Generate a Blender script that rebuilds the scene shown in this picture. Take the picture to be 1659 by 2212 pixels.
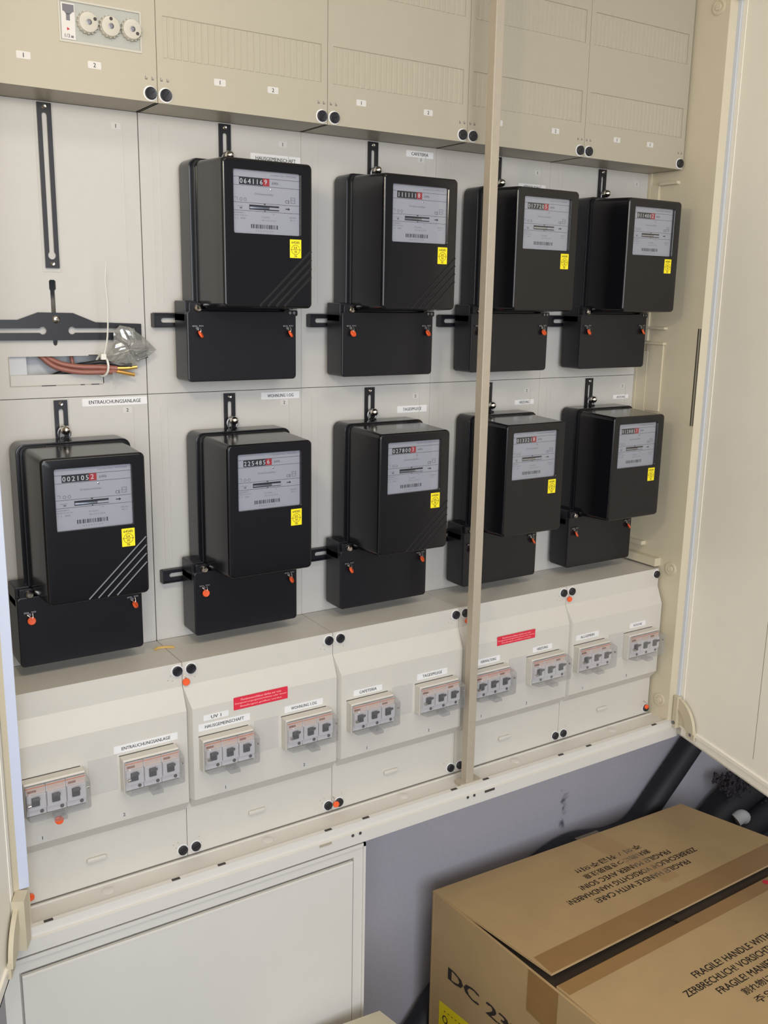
import bpy, bmesh, math, random
from mathutils import Vector
random.seed(7)
D = bpy.data
SC = bpy.context.scene
COL = SC.collection
for o in list(D.objects): D.objects.remove(o)
FLOOR = -950.0                     # panel millimetres; z = 0 is an arbitrary height of the cabinet
def W(x, y, z): return Vector((x*.001, y*.001, (z-FLOOR)*.001))

# ------------------------------------------------------------------ camera, light, exposure
cam = D.cameras.new('camera'); co = D.objects.new('camera', cam); COL.objects.link(co)
co.location = W(-213.95, -1343.37, 613.09)
co.rotation_euler = (1.35019, -0.01715, -0.57294)
cam.sensor_fit = 'VERTICAL'; cam.sensor_height = 24.0; cam.lens = 24.0*2062.9/2212
cam.clip_start = .01; SC.camera = co
w = D.worlds.new('room_air'); SC.world = w; w.use_nodes = True
w.node_tree.nodes['Background'].inputs[0].default_value = (.86, .92, 1.0, 1)
w.node_tree.nodes['Background'].inputs[1].default_value = .30
def light(name, kind, loc, energy, color, size=.1, size_y=None, target=None):
    l = D.lights.new(name, kind); l.energy = energy; l.color = color
    if kind == 'AREA':
        l.shape = 'RECTANGLE'; l.size = size; l.size_y = size_y or size
    else: l.shadow_soft_size = size
    o = D.objects.new(name, l); COL.objects.link(o); o.location = W(*loc)
    if target: o.rotation_euler = (W(*target)-W(*loc)).to_track_quat('-Z', 'Y').to_euler()
    return o
light('room_lamp', 'POINT', (-48, -718, 883), 7.6, (1.0, .86, .64), .05)
light('window_daylight', 'AREA', (-500, -3000, 700), 72, (.88, .93, 1.0), 2.6, 1.5, (700, 0, 350))
light('overhead_fill', 'AREA', (500, -1500, 1640), 8, (1.0, .93, .82), .6, .6)  # unseen fill from above, added to brighten the shelf and upward faces
vs = SC.view_settings
vs.view_transform = 'Standard'; vs.look = 'None'; vs.gamma = 1.0; vs.use_curve_mapping = False
vs.exposure = 0.0

# ------------------------------------------------------------------ materials
def lin(c):
    c /= 255.0
    return c/12.92 if c <= .04045 else ((c+.055)/1.055)**2.4
def rgb(r, g, b): return (lin(r), lin(g), lin(b), 1)
M = {}
def mat(name, col, rough=.5, metal=0, spec=.5, noise=0, scale=40, bump=0, emit=0, coat=0):
    m = D.materials.new(name); m.use_nodes = True; nt = m.node_tree; p = nt.nodes['Principled BSDF']
    p.inputs['Base Color'].default_value = rgb(*col); p.inputs['Roughness'].default_value = rough
    p.inputs['Metallic'].default_value = metal; p.inputs['Specular IOR Level'].default_value = spec
    p.inputs['Coat Weight'].default_value = coat
    if noise or bump:
        tc = nt.nodes.new('ShaderNodeTexCoord'); n = nt.nodes.new('ShaderNodeTexNoise')
        n.inputs['Scale'].default_value = scale; n.inputs['Detail'].default_value = 4
        nt.links.new(tc.outputs['Object'], n.inputs['Vector'])
        if noise:
            r = nt.nodes.new('ShaderNodeMix'); r.data_type = 'RGBA'
            a = rgb(*[max(0, c*(1-noise)) for c in col]); b = rgb(*[min(255, c*(1+noise)) for c in col])
            r.inputs[6].default_value = a; r.inputs[7].default_value = b
            nt.links.new(n.outputs['Fac'], r.inputs[0]); nt.links.new(r.outputs[2], p.inputs['Base Color'])
        if bump:
            bp = nt.nodes.new('ShaderNodeBump'); bp.inputs['Strength'].default_value = bump; bp.inputs['Distance'].default_value = .002
            nt.links.new(n.outputs['Fac'], bp.inputs['Height']); nt.links.new(bp.outputs[0], p.inputs['Normal'])
    M[name] = m; return m
def clear(name, tint, gloss=.08, rough=.05, haze=0.0, hcol=(235, 235, 232)):
    m = D.materials.new(name); m.use_nodes = True; nt = m.node_tree; nt.nodes.clear()
    out = nt.nodes.new('ShaderNodeOutputMaterial'); t = nt.nodes.new('ShaderNodeBsdfTransparent'); t.inputs[0].default_value = rgb(*tint)
    g = nt.nodes.new('ShaderNodeBsdfGlossy'); g.inputs['Roughness'].default_value = rough
    f = nt.nodes.new('ShaderNodeLayerWeight'); f.inputs[0].default_value = .12
    ad = nt.nodes.new('ShaderNodeMath'); ad.operation = 'MULTIPLY_ADD'; ad.inputs[1].default_value = .25; ad.inputs[2].default_value = gloss; ad.use_clamp = True
    nt.links.new(f.outputs['Facing'], ad.inputs[0])
    mx = nt.nodes.new('ShaderNodeMixShader'); nt.links.new(ad.outputs[0], mx.inputs[0])
    base = t.outputs[0]
    if haze:
        d = nt.nodes.new('ShaderNodeBsdfDiffuse'); d.inputs[0].default_value = rgb(*hcol)
        m2 = nt.nodes.new('ShaderNodeMixShader'); m2.inputs[0].default_value = haze
        nt.links.new(t.outputs[0], m2.inputs[1]); nt.links.new(d.outputs[0], m2.inputs[2]); base = m2.outputs[0]
    nt.links.new(base, mx.inputs[1]); nt.links.new(g.outputs[0], mx.inputs[2]); nt.links.new(mx.outputs[0], out.inputs[0])
    M[name] = m; return m
mat('plate', (195, 191, 185), .42, noise=.012, scale=60)
mat('cover', (173, 165, 147), .42, noise=.012, scale=60)
mat('lowcover', (205, 200, 191), .42, noise=.012, scale=60)
mat('frame', (206, 195, 170), .45, noise=.015, scale=30)
mat('door_white', (250, 245, 233), .45, noise=.01, scale=20)
mat('slot_shade', (140, 132, 114), .7)
mat('seal_right_daylight_tint', (204, 207, 214), .55)  # right strip: weaker daylight tint painted into the colour
mat('steel_white', (214, 210, 203), .45, noise=.01, scale=20)
mat('post', (176, 164, 146), .35, noise=.03, scale=90)
mat('seal_daylight_tint', (205, 212, 232), .55)  # left strip: bluish daylight painted into the colour
mat('wall_paint', (172, 169, 178), .9, noise=.03, scale=120, bump=.15)
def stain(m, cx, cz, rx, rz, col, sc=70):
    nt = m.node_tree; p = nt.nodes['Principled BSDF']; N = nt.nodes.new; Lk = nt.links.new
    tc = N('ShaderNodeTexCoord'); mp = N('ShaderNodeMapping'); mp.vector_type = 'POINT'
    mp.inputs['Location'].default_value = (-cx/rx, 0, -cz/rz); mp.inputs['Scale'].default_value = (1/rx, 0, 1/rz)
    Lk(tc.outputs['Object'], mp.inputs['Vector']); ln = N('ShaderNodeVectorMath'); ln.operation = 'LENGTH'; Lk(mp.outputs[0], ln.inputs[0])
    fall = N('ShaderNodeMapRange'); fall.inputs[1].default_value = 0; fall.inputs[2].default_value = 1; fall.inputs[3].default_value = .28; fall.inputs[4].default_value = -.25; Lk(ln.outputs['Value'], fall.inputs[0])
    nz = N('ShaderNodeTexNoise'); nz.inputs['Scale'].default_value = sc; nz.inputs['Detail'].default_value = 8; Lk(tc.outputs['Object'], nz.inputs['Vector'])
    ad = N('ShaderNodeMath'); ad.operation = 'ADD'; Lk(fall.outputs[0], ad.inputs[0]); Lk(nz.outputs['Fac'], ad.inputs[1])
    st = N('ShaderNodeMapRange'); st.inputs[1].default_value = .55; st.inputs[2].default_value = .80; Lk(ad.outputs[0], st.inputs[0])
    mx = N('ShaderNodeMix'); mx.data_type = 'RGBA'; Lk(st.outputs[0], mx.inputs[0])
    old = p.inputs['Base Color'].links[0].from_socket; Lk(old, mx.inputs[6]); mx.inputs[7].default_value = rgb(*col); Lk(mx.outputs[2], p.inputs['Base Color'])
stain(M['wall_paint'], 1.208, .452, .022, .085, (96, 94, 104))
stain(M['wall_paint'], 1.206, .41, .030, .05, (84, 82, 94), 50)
mat('room_wall', (196, 190, 180), .9)
mat('room_floor', (70, 68, 66), .7, noise=.05, scale=15)
mat('meter_black', (17, 16, 21), .16, spec=.5)
mat('meter_front', (17, 16, 20), .15, spec=.5)
mat('terminal_black', (22, 21, 26), .30, spec=.45, bump=.02, scale=700)
mat('groove_black', (9, 9, 11), .5)
mat('metal_black', (26, 25, 31), .38, spec=.5)
mat('nameplate', (178, 177, 180), .5)
mat('ink', (38, 36, 40), .8)
mat('ink_soft', (112, 110, 116), .8)
mat('drum_black', (22, 22, 26), .6)
mat('drum_red', (176, 40, 44), .6)
mat('digit', (220, 220, 215), .7)
mat('disc', (205, 205, 205), .22, metal=1)
mat('screw', (196, 190, 182), .25, metal=1)
mat('chrome', (225, 220, 212), .12, metal=1)
mat('zinc', (132, 130, 134), .4, metal=1)
mat('yellow', (248, 226, 22), .5)
mat('orange', (238, 92, 40), .55)
mat('sticker', (228, 226, 226), .5)
mat('number_paper', (204, 200, 195), .6)
mat('red', (218, 44, 66), .5)
mat('pink_ink', (255, 168, 172), .6)
mat('knob', (30, 29, 36), .4)
mat('breaker', (228, 224, 226), .45)
mat('breaker_label', (222, 196, 184), .5)
mat('breaker_orange', (226, 120, 76), .5)
mat('toggle', (44, 42, 56), .35)
mat('fuse_grey', (164, 165, 158), .5)
mat('fuse_cap', (186, 181, 168), .3)
mat('wire_brown', (146, 92, 80), .45)
mat('wire_black', (34, 33, 38), .45)
mat('copper', (214, 166, 92), .3, metal=.7)
mat('tie', (222, 220, 210), .5)
mat('recess', (196, 198, 200), .7)
mat('amber', (200, 164, 92), .6)
mat('pipe_black', (30, 29, 37), .55, bump=.1, scale=60)
mat('cardboard', (187, 157, 112), .85, noise=.05, scale=12, bump=.05)
mat('cardboard_interior_shade', (70, 58, 46), .9)  # same board as the walls, shade inside the box painted in
mat('carton_pale', (188, 180, 158), .85, noise=.03, scale=20)
mat('tape', (160, 124, 78), .3, noise=.05, scale=25)
mat('print_black', (50, 42, 40), .8)
mat('grime', (118, 116, 124), .95, noise=.3, scale=90)
mat('fibre', (52, 47, 52), .95, noise=.4, scale=120)
mat('hole', (66, 62, 60), .8)
clear('glass', (246, 247, 250), .045, .03)
clear('clear_plastic', (236, 236, 238), .10, .08, .10)
clear('film', (226, 226, 222), .16, .18, .22)
clear('clear_tape', (252, 244, 228), .03, .35, .16, (236, 214, 176))

# ------------------------------------------------------------------ mesh helpers (millimetres)
class B:
    def __init__(s): s.v = []; s.f = []
    def add(s, vs, fs):
        n = len(s.v); s.v += [tuple(p) for p in vs]; s.f += [tuple(i+n for i in f) for f in fs]; return s
    def box(s, x0, x1, y0, y1, z0, z1):
        if x0 > x1: x0, x1 = x1, x0
        if y0 > y1: y0, y1 = y1, y0
        if z0 > z1: z0, z1 = z1, z0
        return s.add([(x0,y0,z0),(x1,y0,z0),(x1,y1,z0),(x0,y1,z0),(x0,y0,z1),(x1,y0,z1),(x1,y1,z1),(x0,y1,z1)],
              [(0,3,2,1),(4,5,6,7),(0,1,5,4),(1,2,6,5),(2,3,7,6),(3,0,4,7)])
    def rings(s, rings, cap0=True, cap1=True, closed=True):
        n = len(rings[0]); vs = [p for r in rings for p in r]; fs = []
        for i in range(len(rings)-1):
            for j in range(n if closed else n-1):
                k = (j+1) % n
                fs.append((i*n+j, i*n+k, (i+1)*n+k, (i+1)*n+j))
        if cap0: fs.append(tuple(range(n-1, -1, -1)))
        if cap1: fs.append(tuple((len(rings)-1)*n+j for j in range(n)))
        return s.add(vs, fs)
    def rbox(s, x0, x1, y0, y1, z0, z1, r=3, e=1.0, seg=3):
        """box rounded in the xz plane with radius r, front and back edges eased by e (front = y1 < y0)"""
        sg = 1 if y1 > y0 else -1
        def R(y, i): return [(a, y, b) for a, b in rrect(x0+i, x1-i, z0+i, z1-i, max(r-i, .2), seg)]
        return s.rings([R(y0, e), R(y0+sg*e*.3, e*.3), R(y0+sg*e, 0), R(y1-sg*e, 0), R(y1-sg*e*.3, e*.3), R(y1, e)])
    def cyl(s, c, ax, r, l, n=16, r2=None):
        ax = Vector(ax).normalized(); t = ax.orthogonal().normalized(); b = ax.cross(t); c = Vector(c); r2 = r if r2 is None else r2
        R = lambda q, rr: [q+t*math.cos(2*math.pi*i/n)*rr+b*math.sin(2*math.pi*i/n)*rr for i in range(n)]
        return s.rings([R(c, r), R(c+ax*l, r2)])
    def lathe(s, c, ax, prof, n=16):
        ax = Vector(ax).normalized(); t = ax.orthogonal().normalized(); b = ax.cross(t); c = Vector(c)
        return s.rings([[c+ax*h+t*math.cos(2*math.pi*i/n)*rr+b*math.sin(2*math.pi*i/n)*rr for i in range(n)] for rr, h in prof])
    def tube(s, pts, r, n=8, sub=6, rad=None, flat=None):
        P = smooth([Vector(p) for p in pts], sub); rings = []; prev = None
        for i, p in enumerate(P):
            d = (P[min(i+1, len(P)-1)]-P[max(i-1, 0)]).normalized()
            t = d.orthogonal().normalized() if prev is None else (prev-d*prev.dot(d)).normalized()
            prev = t; bb = d.cross(t); rr = r if rad is None else rad(i/(len(P)-1))*r
            fl = 1 if flat is None else flat
            rings.append([p+t*math.cos(2*math.pi*k/n)*rr+bb*math.sin(2*math.pi*k/n)*rr*fl for k in range(n)])
        return s.rings(rings)
    def prismx(s, poly, x0, x1):      # poly in (y,z)
        n = len(poly); vs = [(x0, a, b) for a, b in poly]+[(x1, a, b) for a, b in poly]
        return s.add(vs, [tuple(range(n)), tuple(range(2*n-1, n-1, -1))]+[(i, n+i, n+(i+1) % n, (i+1) % n) for i in range(n)])
    def prismz(s, poly, z0, z1):      # poly in (x,y)
        n = len(poly); vs = [(a, b, z0) for a, b in poly]+[(a, b, z1) for a, b in poly]
        return s.add(vs, [tuple(range(n-1, -1, -1)), tuple(range(n, 2*n))]+[(i, (i+1) % n, n+(i+1) % n, n+i) for i in range(n)])
    def holed(s, outer, holes, y0, y1):
        """plate in the xz plane with holes, thickness y0..y1"""
        bm = bmesh.new(); loops = [outer]+holes; es = []
        for lp in loops:
            vv = [bm.verts.new((a, 0, b)) for a, b in lp]
            es += [bm.edges.new((vv[i], vv[(i+1) % len(vv)])) for i in range(len(vv))]
        bmesh.ops.triangle_fill(bm, edges=es, use_beauty=True, use_dissolve=False, normal=(0, -1, 0))
        bm.verts.index_update(); vs = [v.co.copy() for v in bm.verts]; fs = [[v.index for v in f.verts] for f in bm.faces]; bm.free()
        s.add([(p.x, y1, p.z) for p in vs], fs); s.add([(p.x, y0, p.z) for p in vs], [f[::-1] for f in fs])
        for lp in loops:
            n = len(lp); s.add([(a, y0, b) for a, b in lp]+[(a, y1, b) for a, b in lp], [(i, (i+1) % n, n+(i+1) % n, n+i) for i in range(n)])
        return s
    def quad(s, a, b, c, d): return s.add([a, b, c, d], [(0, 1, 2, 3)])
    def txt(s, t, c, wd=None, h=None, right=(1, 0, 0), up=(0, 0, 1), lift=.25, normal=None, bold=.012):
        """lettering fitted into width wd / cap height h, centred on c"""
        vs, fs, bb = letters(t, 0); x0, x1, y0, y1 = bb; k = 1e9
        if wd: k = min(k, wd/max(x1-x0, 1e-6))
        if h: k = min(k, h/max(y1-y0, 1e-6)) if not wd else k
        r = Vector(right).normalized(); u = Vector(up).normalized(); nn = Vector(normal) if normal else r.cross(u); c = Vector(c)
        ky = h/max(y1-y0, 1e-6) if (wd and h) else k
        for i, sh in enumerate((-bold, bold) if bold else (0,)):      # heavier strokes: a second pass beside the first
            s.add([c+r*((a+sh-(x0+x1)/2)*k)+u*((b-(y0+y1)/2)*ky)+nn*(lift+.03*i) for a, b in vs], fs)
        return s
def rrect(x0, x1, z0, z1, r, seg=3):
    out = []
    for cx, cz, a0 in ((x1-r, z1-r, 0), (x0+r, z1-r, 90), (x0+r, z0+r, 180), (x1-r, z0+r, 270)):
        for i in range(seg+1):
            a = math.radians(a0+90*i/seg); out.append((cx+r*math.cos(a), cz+r*math.sin(a)))
    return out
def circ(cx, cz, r, n=14): return [(cx+r*math.cos(2*math.pi*i/n), cz+r*math.sin(2*math.pi*i/n)) for i in range(n)]
def smooth(P, sub):
    if len(P) < 3: return P
    out = []
    for i in range(len(P)-1):
        p0, p1, p2, p3 = P[max(i-1, 0)], P[i], P[i+1], P[min(i+2, len(P)-1)]
        for k in range(sub):
            t = k/sub
            out.append(.5*((2*p1)+(p2-p0)*t+(2*p0-5*p1+4*p2-p3)*t*t+(3*p1-p0-3*p2+p3)*t**3))
    return out+[P[-1]]
LC = {}
def letters(t, bold):
    if (t, bold) in LC: return LC[(t, bold)]
    cu = D.curves.new('t', 'FONT'); cu.body = t; cu.resolution_u = 2; cu.offset = bold
    o = D.objects.new('t', cu); COL.objects.link(o)
    dg = bpy.context.evaluated_depsgraph_get(); me = D.meshes.new_from_object(o.evaluated_get(dg))
    vs = [(v.co.x, v.co.y) for v in me.vertices]; fs = [tuple(p.vertices) for p in me.polygons]
    D.objects.remove(o); D.curves.remove(cu); D.meshes.remove(me)
    bb = (min(v[0] for v in vs), max(v[0] for v in vs), min(v[1] for v in vs), max(v[1] for v in vs)) if vs else (0, 1, 0, 1)
    LC[(t, bold)] = (vs, fs, bb); return LC[(t, bold)]
CACHE = {}
def mesh(name, b, base, m, key=None, flat=True):
    if key and key in CACHE: return CACHE[key]
    if callable(b):
        q = B(); b(q); b = q
    me = D.meshes.new(name)
    me.from_pydata([((v[0]-base[0])*.001, (v[1]-base[1])*.001, (v[2]-base[2])*.001) for v in b.v], [], b.f)
    me.update(); bm = bmesh.new(); bm.from_mesh(me); bmesh.ops.recalc_face_normals(bm, faces=bm.faces[:])
    if not flat:
        for f in bm.faces: f.smooth = True
        for e in bm.edges:
            if len(e.link_faces) == 2 and e.calc_face_angle(0) > math.radians(38): e.smooth = False
    bm.to_mesh(me); bm.free(); me.materials.append(M[m])
    if key: CACHE[key] = me
    return me
def tag(o, label, cat, group=None, kind=None):
    if label: o['label'] = label
    if cat: o['category'] = cat
    if group: o['group'] = group
    if kind: o['kind'] = kind
    return o
class Thing:
    def __init__(s, name, label, cat, base, shift=(0, 0, 0), group=None, kind=None):
        s.base = base; s.e = D.objects.new(name, None); COL.objects.link(s.e)
        s.e.empty_display_size = .02
        s.e.location = W(base[0]+shift[0], base[1]+shift[1], base[2]+shift[2]); tag(s.e, label, cat, group, kind)
    def parts(s, name, bs, m, parent=None, key=None, smooth=False):
        return [s.part(name, b, m, parent, key and key+str(i), None, smooth) for i, b in enumerate(bs)]
    def part(s, name, b, m, parent=None, key=None, label=None, smooth=False, kind=None):
        o = D.objects.new(name, mesh(name, b, s.base, m, key, not smooth)); COL.objects.link(o); o.parent = parent or s.e
        if smooth == 'w':
            wn = o.modifiers.new('weighted', 'WEIGHTED_NORMAL'); wn.keep_sharp = True; wn.weight = 100
        if label: o['label'] = label
        if kind: o['kind'] = kind
        return o
def single(name, b, m, label, cat, base, group=None, kind=None, smooth=False):
    o = D.objects.new(name, mesh(name, b, base, m, None, not smooth)); COL.objects.link(o); o.location = W(*base)
    return tag(o, label, cat, group, kind)

# ------------------------------------------------------------------ the room
WALLY = 75.0
XL, XR, YF, ZC = -1500.0, 2500.0, -3600.0, 1650.0
def struct(name, b, m): return single(name, b, m, None, None, (0, 0, FLOOR), kind='structure')
struct('wall_back', B().box(XL, XR, WALLY, WALLY+100, FLOOR, ZC), 'wall_paint')
struct('floor', B().box(XL, XR, YF, WALLY, FLOOR-80, FLOOR), 'room_floor')
struct('ceiling', B().box(XL, XR, YF, WALLY, ZC, ZC+80), 'room_wall')
struct('wall_left', B().box(XL-80, XL, YF, WALLY, FLOOR, ZC), 'room_wall')
struct('wall_right', B().box(XR, XR+80, YF, WALLY, FLOOR, ZC), 'room_wall')

# ------------------------------------------------------------------ meter cabinet
ZU, ZM, ZL, ZB = 852.7, 471.8, 96.2, -212.7      # underside of upper covers, plate joint, shelf, bottom of lower covers
TOP = 1163.0
cab = Thing('meter_cabinet', 'large cream sheet metal meter cabinet with both doors standing open', 'cabinet', (600, WALLY, -248))
cab.part('back_panel', B().box(-10, 1272, 66, WALLY, -245, 1200), 'recess')
cab.part('side_panel', B().box(-10, 4, -148, 66, -245, 1200), 'frame')
sp = B()
sp.box(1256, 1270, -148, 66, -245, 1200)
# stepped filler strip beside the plates and the cable guide ribs
sp.box(1250.5, 1256, -6, 40, ZL-20, ZU+8)
sp.box(1251.5, 1256, -26, -6, 540, ZU-22).box(1251.5, 1256, -30, -6, 400, 520).box(1252.5, 1256, -66, -26, 405, 534)
sp.box(1248, 1256, -72, -30, 829, 834)
sp.box(1247, 1256, -70, 0, 563, 567).box(1247, 1256, -70, -4, 534, 538)
sp.box(1244, 1256, -58, -10, 134, 142).box(1240, 1256, -100, -8, 100, 116)
side = cab.part('side_panel', sp, 'frame')
for z in (100, -177, 1118):
    cab.part('boss', B().lathe((1256, -128, z), (-1, 0, 0), ((13, 0), (13, 2.5), (10, 3), (9.5, 1.5), (6, 1.5), (5.5, 4), (0.5, 4)), 20), 'frame', parent=side, smooth=True)
cab.part('slot', B().box(1254.6, 1256, -149, -146, 386, 567).box(1256, 1257, -150.6, -143, 386, 567), 'slot_shade', parent=side)
cab.part('top_panel', B().box(-10, 1270, -148, 66, 1200, 1212), 'frame')
# bottom tray with a front lip
tray = B()
tray.box(4, 1256, -150, 66, -226, -216)
tray.prismx([(-150, -217), (-150, -211.5), (-157, -212.5), (-158.5, -225), (-163, -226.5), (-163.5, -247), (-150, -247)], -12, 1275)
tray.box(4, 1256, -109, -106.5, -217, -214)
tr = cab.part('bottom_tray', tray, 'steel_white')
for x, y in ((122.7, -124), (373.7, -124), (630.7, -122), (879.3, -122), (1130, -122)):
    cab.part('knockout', B().lathe((x, y, -216.5), (0, 0, 1), ((9, 0), (9, 1.4), (8.2, 1.8), (1, 1.8)), 18), 'steel_white', parent=tr, smooth=True)
for x in (33, 212.4, 283.5, 465, 535, 714, 784, 962.5, 1034, 1214):
    cab.part('slot', B().box(x-6, x+6, -155.6, -151.4, -214, -211.2), 'hole', parent=tr)
for x in (505, 519, 737.5, 751.7): cab.part('hole', B().cyl((x, -163.2, -229.5), (0, -1, 0), 2.6, .7, 12), 'hole', parent=tr)
for x in (786, 455): cab.part('slot', B().box(x-11, x+11, -164, -162, -231.5, -227.5), 'hole' if x > 600 else 'post', parent=tr)
# frame flanges left and right with sealing strips, bluish daylight painted into their colour
fl = B().prismz([(-12, -148), (12, -148), (12, -152), (9, -154), (-12, -160)], -247, 1212)
cab.part('frame_flange', fl, 'frame')
cab.part('sealing_strip', B().rbox(-5, 11.5, -152.5, -157, -152, 1195, 1, .8), 'seal_daylight_tint')
fr = B().prismz([(1256, -148), (1272, -140), (1284, -140), (1284, -158), (1270, -158), (1256, -151.5)], -247, 1212)
cab.part('frame_flange', fr, 'frame')
cab.part('sealing_strip', B().rbox(1269, 1275, -157, -165, -160, 1195, 1, .8), 'seal_right_daylight_tint')
# removable centre post
po = cab.part('center_post', B().rbox(743.5, 759.5, -134, -150, -212, 1200, 1.5, 1.2), 'post')
cab.part('post_foot', B().prismz(rrect(732, 776, -151, -129, 5, 4), -216, -210), 'post', parent=po)

# doors: local axis along the door, built as tray with a rim
def door(hx, hy, dx, dy, nx, ny, length, label):
    """hinge (hx,hy), direction (dx,dy) along the door, (nx,ny) its inner side"""
    z0, z1 = -240.0, 1206.0
    def Q(a, d, z): return (hx+dx*a+nx*d, hy+dy*a+ny*d, z)
    def bar(b, a0, a1, d0, d1, za, zb):
        vs = [Q(a, d, z) for z in (za, zb) for a, d in ((a0, d0), (a1, d0), (a1, d1), (a0, d1))]
        return b.add(vs, [(0, 3, 2, 1), (4, 5, 6, 7), (0, 1, 5, 4), (1, 2, 6, 5), (2, 3, 7, 6), (3, 0, 4, 7)])
    dd = cab.part('door', bar(B(), 0, length, -16, -13, z0, z1), 'door_white', label=label)
    rim = B()
    bar(rim, 0, length, -16, 0, z0, z0+3); bar(rim, 0, length, -16, 0, z1-3, z1)
    bar(rim, 0, 3, -16, 0, z0, z1); bar(rim, length-3, length, -16, 0, z0, z1)
    bar(rim, 0, length, -3, 0, z0, z0+20); bar(rim, 0, length, -3, 0, z1-20, z1)
    bar(rim, 0, 14, -3, 0, z0, z1); bar(rim, length-20, length, -3, 0, z0, z1)
    bar(rim, 8, length-8, -2, 2.5, z0+18, z0+25)
    cab.part('rim', rim, 'door_white', parent=dd)
    cab.part('inner_sheet', bar(B(), 12, length-18, -6, -.8, z0+18, z1-18), 'door_white', parent=dd)
    cab.part('stiffener_seam', bar(B(), 221, 222.2, -.9, -.7, z0+50, z1-50), 'slot_shade', parent=dd)
    return dd, Q, bar
a = math.atan2(-.97, -.243)
rd, RQ, RB = door(1273, -163, -.243, -.97, -.97, .243, 622, 'open right-hand door seen from its inner side')
ld, LQ, LB = door(-10, -163, -.41, -.912, .912, -.41, 622, 'open left-hand door at the picture edge')
# hinges: quarter-round stay with a block and a screw, lower and upper
def hinge(Q, bar, flip, zc, up, nm):
    h = B(); N = 12; r0, r1 = 34, 60; ring = []
    pr = []
    for i in range(N+1):
        t = math.radians(90*i/N); pr.append((r1*math.cos(t), r1*math.sin(t)*.95))
    for i in range(N, -1, -1):
        t = math.radians(90*i/N); pr.append((r0*math.cos(t), r0*math.sin(t)*.95))
    n = len(pr); vs = [Q(2+a_, d, zc+up*b_) for d in (3, 9) for a_, b_ in pr]
    fs = []
    for d in (0, n):
        for i in range(N): fs.append((d+i, d+i+1, d+n-2-i, d+n-1-i))
    for i in range(n): fs.append((i, (i+1) % n, n+(i+1) % n, n+i))
    h.add(vs, fs)
    bar(h, 2, 40, 2, 5, min(zc, zc+up*36), max(zc, zc+up*36))
    bar(h, -2, 10, 2, 12, min(zc-up*8, zc+up*58), max(zc-up*8, zc+up*58))
    bar(h, 38, 62, 2, 6, min(zc-up*14, zc+up*8), max(zc-up*14, zc+up*8))
    o = cab.part('hinge', h, 'frame')
    s = []
    p = Vector(Q(4, 12, zc+up*2)); q = Vector(Q(4, 16, zc+up*2)); s.append(B().cyl(p, q-p, 3.5, 2.5, 12))
    p = Vector(Q(10, 5, zc+up*44)); q = Vector(Q(10, 9, zc+up*44)); s.append(B().cyl(p, q-p, 4.5, 3, 12))
    s.append(bar(B(), 47, 53, 6, 6.8, min(zc-up*8, zc+up*4), max(zc-up*8, zc+up*4)))
    cab.parts('hinge_screw', s, 'zinc', parent=o)
hinge(RQ, RB, 1, -216, 1, 'r'); hinge(RQ, RB, 1, 1182, -1, 'r')
hinge(LQ, LB, 1, -216, 1, 'l')
lh = cab.part('hinge_plate', B().add([LQ(a_, d, z) for z in (-223, -151) for a_, d in ((-7, 1), (18, 1), (18, 16.5), (-7, 16.5))], [(0, 3, 2, 1), (4, 5, 6, 7), (0, 1, 5, 4), (1, 2, 6, 5), (2, 3, 7, 6), (3, 0, 4, 7)]), 'frame')

# ------------------------------------------------------------------ stickers
def sticker(t, x0, x1, z0, z1, y, text, h=None, frac=.72, tilt=0, mt='sticker', parent=None, name='name_sticker', ink='ink', r=.8):
    b = B().rbox(x0, x1, y, y-.35, z0, z1, r, .1, 2)
    o = t.part(name, b, mt, parent=parent)
    cx, cz = (x0+x1)/2, (z0+z1)/2; hh = h or (z1-z0)*.42
    q = B(); q.txt(text, (cx, y-.35, cz), wd=(x1-x0)*frac if frac else None, h=hh, lift=.12, bold=.016)
    t.part('lettering', q, ink, parent=o)
    return o
def number(t, x, z, y, text, wd=14, ht=8.4, parent=None):
    o = t.part('number_sticker', B().rbox(x-wd/2, x+wd/2, y, y-.35, z-ht/2, z+ht/2, 1.5, .1, 3), 'number_paper', parent=parent)
    t.part('lettering', B().txt(text, (x, y-.35, z), h=5.0, lift=.12, bold=.014), 'ink', parent=o)
def knob(t, x, z, y, r=7.6, parent=None, key=None):
    k = B().lathe((x, y, z), (0, -1, 0), ((r+1.6, 0), (r+1.6, .7), (r+.4, .9)), 24)
    o = t.part('knob_collar', k, 'sticker', smooth=True)
    kb = B().lathe((x, y-.7, z), (0, -1, 0), ((r, 0), (r, 3.2), (r-.8, 4), (r-2.2, 3.6), (.5, 3.6)), 24)
    kk = t.part('knob', kb, 'knob', smooth=True)
    a_ = random.uniform(.3, 1.2); c_, s_ = math.cos(a_), math.sin(a_); L = r-2.6
    t.part('knob_slot', B().add([(x+c_*L*i-s_*.8*j, y-4.45, z+s_*L*i+c_*.8*j) for i, j in ((-1, -1), (1, -1), (1, 1), (-1, 1))], [(0, 1, 2, 3)]), 'groove_black', parent=kk)

ORD = ['leftmost', 'second', 'third', 'fourth', 'rightmost']
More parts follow.
